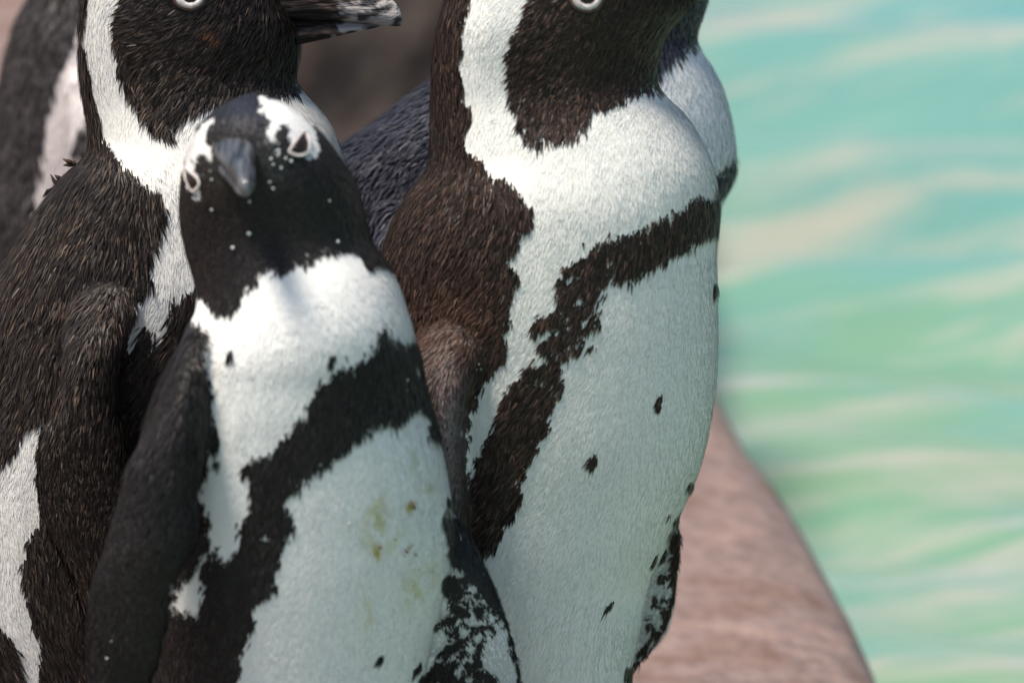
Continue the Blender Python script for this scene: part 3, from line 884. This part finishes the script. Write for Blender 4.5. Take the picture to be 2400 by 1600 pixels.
# ---- the bird in front, facing the lens
FRONT = dict(
    base_y=YREF - 0.10, foot_px=690, toes=(0.6, -1), tail=(-0.6, 1),
    black=(0.0155, 0.0135, 0.0135), white=(0.85, 0.84, 0.815), tips=(0.055, 0.045, 0.043), cream=0.25, jitter=10, tip_from=0.7,
    fuzz=6.5, crisp_above=740, rough_black=0.15, rough_white=0.03,
    rows=[(226, 575, 625, 0, 0.006), (233, 555, 645, 0, 0.014), (245, 533, 668, 0, 0.023), (260, 505, 693, 0, 0.030), (280, 480, 717, 0, 0.036), (300, 463, 738, 0, 0.040), (330, 447, 766, 0, 0.044), (360, 437, 786, 0, 0.046), (400, 429, 815, 0, 0.047), (450, 424, 838, 0, 0.048),
          (500, 422, 850, 0.002, 0.048), (550, 428, 862, 0.003, 0.049), (580, 434, 876, 0.003, 0.050), (620, 445, 908, 0.002, 0.053), (660, 457, 930, 0.0, 0.056), (700, 462, 945, -0.001, 0.059), (750, 452, 962, -0.002, 0.063), (800, 430, 975, -0.002, 0.066), (850, 400, 985, -0.002, 0.068),
          (900, 375, 994, 0, 0.069), (950, 355, 1008, 0, 0.070), (1000, 340, 1022, 0, 0.070), (1100, 322, 1046, 0, 0.070), (1200, 312, 1060, 0, 0.070), (1250, 308, 1062, 0, 0.069), (1300, 306, 1060, 0, 0.069), (1400, 306, 1040, 0, 0.068), (1500, 310, 1016, 0, 0.066), (1600, 318, 995, 0, 0.064)],
    flippers=[
        [(660, 480, 500, 0.0, 0.010), (720, 462, 500, -0.012, 0.020), (780, 440, 498, -0.026, 0.024), (830, 424, 492, -0.038, 0.022), (880, 402, 486, -0.047, 0.019), (940, 382, 484, -0.056, 0.016), (1030, 338, 480, -0.065, 0.014), (1090, 304, 470, -0.069, 0.013), (1150, 287, 460, -0.072, 0.0125), (1230, 261, 462, -0.075, 0.0115),
         (1300, 240, 440, -0.078, 0.0105), (1360, 217, 412, -0.079, 0.0095), (1430, 205, 396, -0.080, 0.0085), (1520, 201, 380, -0.080, 0.008), (1600, 201, 350, -0.080, 0.007), (1750, 215, 320, -0.080, 0.006), (1860, 240, 280, -0.080, 0.003)],
        [(860, 920, 975, 0.030, 0.012), (930, 930, 992, 0.030, 0.012), (1050, 940, 1012, 0.028, 0.010), (1150, 945, 1036, 0.026, 0.009), (1200, 950, 1062, 0.024, 0.008), (1240, 950, 1092, 0.022, 0.0075), (1310, 955, 1130, 0.020, 0.007), (1370, 955, 1160, 0.018, 0.006), (1450, 960, 1190, 0.018, 0.0055), (1540, 970, 1214, 0.018, 0.005),
         (1600, 980, 1224, 0.018, 0.005), (1700, 1010, 1232, 0.018, 0.0045), (1800, 1060, 1228, 0.018, 0.004), (1900, 1130, 1195, 0.018, 0.003)],
    ],
    marks=[
        # whole head down to the throat point
        ('b', [(300, 100), (1100, 100), (1100, 640), (900, 612), (870, 603), (845, 592), (815, 580), (780, 583), (740, 597), (700, 612), (650, 630), (600, 650), (572, 664), (552, 690), (542, 715), (527, 731), (502, 724), (482, 692), (456, 648), (430, 600), (300, 560)]),
        ('w', [(480, 278), (500, 288), (497, 330), (500, 365), (505, 392), (492, 376), (484, 392), (474, 382), (463, 396), (474, 420), (474, 440), (456, 456), (444, 436), (436, 402), (425, 395), (425, 300)]),
        ('w', [(597, 225), (645, 225), (700, 240), (745, 300), (738, 352), (726, 374), (706, 372), (688, 358), (672, 350), (664, 318), (655, 310), (644, 326), (646, 352), (628, 340), (612, 312), (602, 275)]),
        # breast band
        ('b', [(1100, 770), (985, 778), (960, 800), (932, 790), (902, 778), (888, 808), (852, 832), (830, 850), (792, 858), (770, 890), (742, 912), (722, 960), (690, 1000), (650, 1032), (622, 1060), (576, 1080), (598, 1112), (606, 1142), (596, 1182), (566, 1222), (552, 1292), (530, 1322), (508, 1290), (486, 1318), (474, 1345), (484, 1382), (478, 1452),
               (440, 1440), (405, 1430), (380, 1480), (340, 1640), (300, 2600), (420, 2600), (520, 1750), (546, 1600), (562, 1512), (592, 1480), (602, 1420), (622, 1370), (642, 1330), (652, 1290), (672, 1240), (700, 1215), (672, 1190), (666, 1152), (700, 1102), (760, 1070), (802, 1030), (850, 992), (870, 972), (902, 955), (930, 962), (962, 935), (985, 915), (1000, 955), (1012, 1000), (1100, 1020)]),
        # back, shoulder and near flipper
        ('b', [(200, 700), (458, 752), (472, 800), (490, 900), (500, 1010), (494, 1060), (470, 1130), (476, 1200), (492, 1242), (482, 1292), (442, 1332), (408, 1372), (400, 1422), (388, 1480), (366, 1560), (350, 1620), (340, 2600), (0, 2600), (100, 1000)]),
        ('m', [(1078, 1320), (1120, 1400), (1150, 1480), (1130, 1560), (1170, 1660), (1000, 1700), (1022, 1560), (1058, 1430)]),
        # far flipper leading edge
        ('b', [(1058, 1196), (1072, 1196), (1100, 1240), (1140, 1310), (1172, 1370), (1200, 1450), (1224, 1540), (1250, 1700), (1238, 1700), (1212, 1570), (1192, 1490), (1165, 1410), (1160, 1450), (1140, 1440), (1126, 1390), (1105, 1360), (1085, 1345), (1066, 1310), (1050, 1290), (1050, 1190)]),
    ],
    dots=[(655, 326, 18, 24, 0.3, 'b'), (484, 390, 17, 20, -0.3, 'b'), (625, 1243, 14, 14, 0, 'w'), (545, 815, 6, 9, 0, 'b'), (780, 823, 9, 11, 0, 'b'), (898, 1531, 12, 7, -0.7, 'b'), (982, 1552, 16, 6, -1.0, 'b'), (1050, 1160, 5, 9, 0, 'b'), (586, 662, 6, 5, 0, 'b'), (510, 1068, 7, 6, 0, 'b'),
          (950, 893, 5, 12, 0.2, 'w'), (975, 850, 4, 20, -0.25, 'w'),
          (1060, 1370, 26, 38, -0.3, 'b'), (1075, 1420, 40, 13, 0.6, 'b'), (1045, 1450, 40, 12, -0.5, 'b'), (1105, 1480, 30, 7, -0.8, 'b'), (1060, 1510, 55, 10, -0.5, 'b'), (1030, 1565, 70, 16, -0.45, 'b'), (1105, 1555, 34, 11, -0.6, 'b'), (1130, 1500, 8, 18, 0.5, 'b'), (1150, 1585, 14, 7, -0.6, 'b'), (1120, 1420, 6, 9, 0, 'b'), (1125, 1600, 40, 10, -0.4, 'b'), (1095, 1535, 12, 4, 0.2, 'w')],
    flow=[(560, 300, -0.1, -1), (640, 300, 0.45, -0.75), (470, 340, -0.5, -0.4), (700, 420, 0.6, 0.6), (480, 500, -0.25, 0.95), (620, 560, 0.1, 1), (760, 520, 0.35, 0.95), (520, 680, 0.0, 1), (700, 700, 0.05, 1), (850, 700, 0.2, 1), (560, 900, -0.05, 1), (800, 900, -0.1, 1), (950, 860, 0.05, 1),
          (400, 1050, -0.35, 0.93), (330, 1300, -0.25, 0.97), (280, 1550, -0.05, 1), (600, 1150, -0.15, 1), (700, 1400, -0.28, 0.96), (900, 1200, -0.2, 0.98), (950, 1500, -0.28, 0.96), (500, 1500, -0.3, 0.95), (1100, 1450, 0.3, 1)],
    short=[(580, 380, 160, 0.35), (650, 520, 160, 0.5), (330, 1350, 200, 0.4), (1110, 1450, 150, 0.35), (850, 1250, 250, 0.8), (520, 600, 120, 0.5)],
    greys=[([(1062, 1190), (1260, 1190), (1260, 2000), (940, 2000), (985, 1610), (1003, 1550), (1040, 1400), (1060, 1300)], (0.50, 0.51, 0.50))],  # far flipper's shaded underside, painted as grey feathers
    stains=[(890, 1190, 30, 50, (0.52, 0.46, 0.16), 0.8), (905, 1250, 60, 40, (0.58, 0.54, 0.25), 0.55), (968, 1060, 16, 30, (0.52, 0.5, 0.22), 0.6), (1005, 1130, 20, 35, (0.52, 0.5, 0.22), 0.6), (980, 1370, 30, 50, (0.55, 0.52, 0.24), 0.7), (1015, 1330, 14, 40, (0.55, 0.5, 0.24), 0.6), (870, 1420, 20, 60, (0.6, 0.58, 0.3), 0.5), (886, 1275, 8, 18, (0.42, 0.33, 0.05), 1.3), (965, 1168, 9, 12, (0.42, 0.33, 0.05), 1.3)],
    dark_tints=[(340, 1420, 60, 160, (0.045, 0.028, 0.017), 0.5), (700, 480, 120, 90, (0.030, 0.030, 0.026), 0.5), (480, 450, 60, 70, (0.04, 0.028, 0.022), 0.5), (625, 390, 45, 50, (0.11, 0.115, 0.12), 0.7), (510, 400, 25, 50, (0.10, 0.085, 0.07), 0.6), (570, 275, 80, 45, (0.040, 0.048, 0.075), 0.9), (1100, 1300, 60, 120, (0.05, 0.055, 0.055), 0.8)],  # the bluish crown tint is sky sheen painted into the feathers
    bare=[[(708, 308), (698, 318), (682, 340), (672, 355), (690, 368), (706, 370), (724, 358), (725, 332), (716, 312)], [(438, 392), (453, 400), (472, 414), (478, 431), (466, 449), (454, 453), (443, 437), (436, 414)]],
)
f_root, f_skin = penguin('penguin', 'smaller charcoal penguin with white brow patches and yellow stains on its white belly', GROUP, FRONT, 0.0021, 340000, 0.0070, 0.00085, lift=0.18)
def grown(pl, f=1.28):
    c_ = np.mean(pl, axis=0)
    return [tuple(c_ + (np.array(q_) - c_) * f) for q_ in pl]


for ol in ([(707, 318), (698, 328), (687, 343), (681, 353), (691, 359), (704, 360), (715, 352), (716, 335), (712, 322)], [(443, 401), (452, 408), (464, 418), (468, 430), (461, 439), (456, 442), (449, 431), (443, 416)]):
    ol = grown(ol)
    e_ = eyeball(f_skin, ol, f_root)
    lid_ring('eyelid', f_skin, ol, 3.6, M_LIDWHITE, e_)


def front_bill(root, skin):
    # base on the face, pointing straight out and level towards the lens
    b0, _ = skin.hit(556, 372)
    tip = at_y(580, 442, b0[1] - 0.036)
    ax = tip - b0
    roll = math.radians(-14)
    side = np.array([math.cos(roll), 0, -math.sin(roll)])
    # roll so that the right-hand side sits higher, as the eyes do
    side = np.array([math.cos(roll), 0.0, math.sin(-roll)])
    for nm, dz, prof in (('upper_mandible', 0.0022, [(-0.30, 0.0115, 0.0120), (0.0, 0.0098, 0.0105), (0.25, 0.0080, 0.0092), (0.5, 0.0066, 0.0082), (0.75, 0.0054, 0.0074), (0.9, 0.0042, 0.0066), (0.98, 0.0026, 0.0048), (1.01, 0.0008, 0.0018)]),
                         ('lower_mandible', -0.0062, [(-0.30, 0.0105, 0.0075), (0.0, 0.0088, 0.0062), (0.3, 0.0068, 0.0048), (0.6, 0.0054, 0.0040), (0.82, 0.0040, 0.0032), (0.93, 0.0014, 0.0014)])):
        pts, ra, rb = [], [], []
        R = np.array(prof)
        for t in np.linspace(R[0, 0], R[-1, 0], 26):
            droop = -0.0030 * max(0, t - 0.7) ** 2 / 0.09 if dz > 0 else 0
            pts.append(b0 + ax * t + np.array([0, 0, dz * 0.75 * (1.0 - 0.25 * max(t, 0)) + droop]))
            ra.append(np.interp(t, R[:, 0], R[:, 1]) * 0.86); rb.append(np.interp(t, R[:, 0], R[:, 2]) * (0.60 if dz > 0 else 0.70))
        V, F = tube(pts, ra, rb, side, nseg=28)
        link(nm, mesh_from(nm, V, F), M_BILLFRONT, root)


front_bill(f_root, f_skin)
crumbs('dried_spray', f_skin, [(500, 490, 6), (585, 546, 7), (548, 580, 7), (768, 470, 6), (788, 568, 6), (658, 393, 6), (586, 470, 6), (950, 890, 5), (240, 1250, 6), (252, 1540, 4), (262, 1500, 3), (400, 1408, 5), (818, 1224, 5), (808, 1504, 4), (500, 1100, 4), (640, 1000, 3),
                              (635, 372, 5), (650, 364, 4), (668, 372, 6), (680, 378, 5), (640, 385, 4), (640, 440, 5), (632, 425, 4), (725, 340, 5), (727, 362, 6), (497, 400, 4), (500, 420, 4)], M_SPECK, f_root)
crumbs('dirt_crumbs', f_skin, [(964, 1180, 11), (967, 1190, 9), (888, 1280, 8), (922, 1262, 5), (950, 1290, 7), (962, 1276, 6), (970, 1298, 6), (945, 1300, 4), (957, 1282, 5)], M_DIRT, f_root)
crumbs('dried_spray', r_skin, [(1117, 852, 6), (1122, 862, 6), (1112, 864, 4)], M_SPECK, r_root)

# ---- the bird behind the right-hand one: slate back, bluish white breast
BEHIND = dict(
    base_y=YREF + 0.26, foot_px=1300, toes=(1, 0.1), tail=(-1, 0.1),
    black=(0.022, 0.0225, 0.032), white=(0.77, 0.77, 0.79), tips=(0.075, 0.075, 0.105), cream=0.1, jitter=6, tip_from=0.3,
    rows=[(-270, 1380, 1450, 0, 0.010), (-255, 1330, 1510, 0, 0.022), (-210, 1260, 1590, 0, 0.034), (-140, 1220, 1640, 0, 0.041), (-60, 1200, 1662, 0, 0.044), (0, 1190, 1660, 0, 0.045), (60, 1175, 1641, 0, 0.046), (100, 1150, 1628, 0, 0.048), (120, 1120, 1645, 0, 0.05), (150, 1075, 1666, 0, 0.053), (190, 1010, 1688, 0, 0.057),
          (250, 928, 1708, 0, 0.063), (300, 865, 1719, 0, 0.068), (340, 800, 1725, 0, 0.071), (380, 755, 1728, 0, 0.073), (420, 725, 1716, 0, 0.075), (470, 700, 1695, 0, 0.076), (600, 670, 1680, 0, 0.078), (900, 680, 1640, 0, 0.078), (1200, 750, 1560, 0, 0.074)],
    flippers=[[(480, 900, 1060, -0.066, 0.014), (650, 860, 1060, -0.082, 0.012), (850, 850, 1050, -0.088, 0.010), (1050, 880, 1020, -0.088, 0.007), (1150, 910, 980, -0.087, 0.003)]],
    marks=[('b', [(400, -600), (1900, -600), (1900, 80), (1640, 98), (1610, 112), (1590, 120), (1566, 140), (1545, 168), (1500, 190), (1400, 190), (1340, 300), (1300, 500), (1280, 900), (1200, 1500), (400, 2000)]),
           ('b', [(1800, 365), (1726, 372), (1708, 388), (1690, 396), (1672, 402), (1640, 420), (1400, 560), (1350, 700), (1420, 700), (1500, 560), (1680, 446), (1705, 436), (1730, 430), (1800, 430)])],
    flow=[(900, 350, -0.75, 0.62), (900, 500, -0.6, 0.75), (1000, 250, -0.8, 0.6), (1640, 50, -0.1, 1), (1650, 250, 0.2, 1), (1700, 380, 0.1, 1)],
    short=[(1640, 40, 100, 0.5)],
)
b_root, b_skin = penguin('penguin', 'slate-backed penguin mostly hidden behind the penguin closest to the water', GROUP, BEHIND, 0.003, 110000, 0.0070, 0.0013, lift=0.26)
side_bill(b_root, [(1580, -190, -95, 0.016), (1680, -190, -98, 0.0125), (1780, -178, -102, 0.0095), (1860, -160, -100, 0.007), (1900, -130, -98, 0.002)],
          [(1580, -105, -40, 0.014), (1680, -103, -52, 0.0115), (1780, -104, -72, 0.008), (1850, -102, -90, 0.002)], BEHIND['base_y'], M_BILL, 1790)
e_ = eyeball(b_skin, circle_px(1510, -110, 26, 25), b_root)
lid_ring('eyelid', b_skin, circle_px(1510, -110, 29, 29), 7, M_LIDWHITE, e_)

# ---- the bird far to the left
FAR = dict(
    base_y=YREF + 0.62, foot_px=190, toes=(1, 0), tail=(-1, 0.1),
    black=(0.040, 0.035, 0.035), white=(0.66, 0.60, 0.585), tips=(0.10, 0.088, 0.085), cream=0.3, jitter=6, tip_from=0.5,
    rows=[(-400, 250, 320, 0, 0.010), (-385, 210, 370, 0, 0.022), (-330, 160, 440, 0, 0.034), (-250, 135, 470, 0, 0.040), (-170, 125, 470, 0, 0.040), (-110, 115, 450, 0, 0.041), (-60, 95, 480, 0, 0.046), (0, 66, 520, 0, 0.053), (60, 36, 545, 0, 0.058), (150, 10, 560, 0, 0.063), (250, -10, 565, 0, 0.066), (400, -40, 560, 0, 0.068),
          (600, -70, 545, 0, 0.068), (800, -75, 500, 0, 0.066), (1000, -60, 450, 0, 0.062)],
    flippers=[[(180, 165, 320, -0.058, 0.014), (280, 160, 300, -0.074, 0.012), (420, 170, 300, -0.082, 0.010), (600, 190, 300, -0.082, 0.008), (760, 215, 280, -0.082, 0.004)]],
    marks=[('b', [(-500, -700), (420, -700), (420, -120), (300, -60), (205, -20), (192, 30), (180, 70), (150, 150), (122, 220), (104, 300), (94, 400), (80, 500), (52, 580), (60, 700), (80, 1400), (-500, 1400)]),
           ('b', [(172, 330), (190, 292), (215, 280), (330, 260), (320, 800), (220, 800), (200, 380), (180, 365)])],
    flow=[(60, 200, -0.25, 1), (150, 300, -0.2, 1)],
)
g_root, g_skin = penguin('penguin', 'blurred grey-backed penguin standing farther back on the deck behind the pale-tipped bill', GROUP, FAR, 0.0035, 40000, 0.008, 0.002, lift=0.2)
side_bill(g_root, [(440, -300, -225, 0.014), (540, -292, -226, 0.011), (640, -270, -225, 0.008), (700, -240, -214, 0.002)],
          [(440, -236, -175, 0.012), (540, -230, -188, 0.010), (620, -226, -202, 0.006), (660, -222, -214, 0.002)], FAR['base_y'], M_BILL, 620)
e_ = eyeball(g_skin, circle_px(365, -270, 22, 21), g_root)
lid_ring('eyelid', g_skin, circle_px(365, -270, 25, 25), 6, M_LIDWHITE, e_)
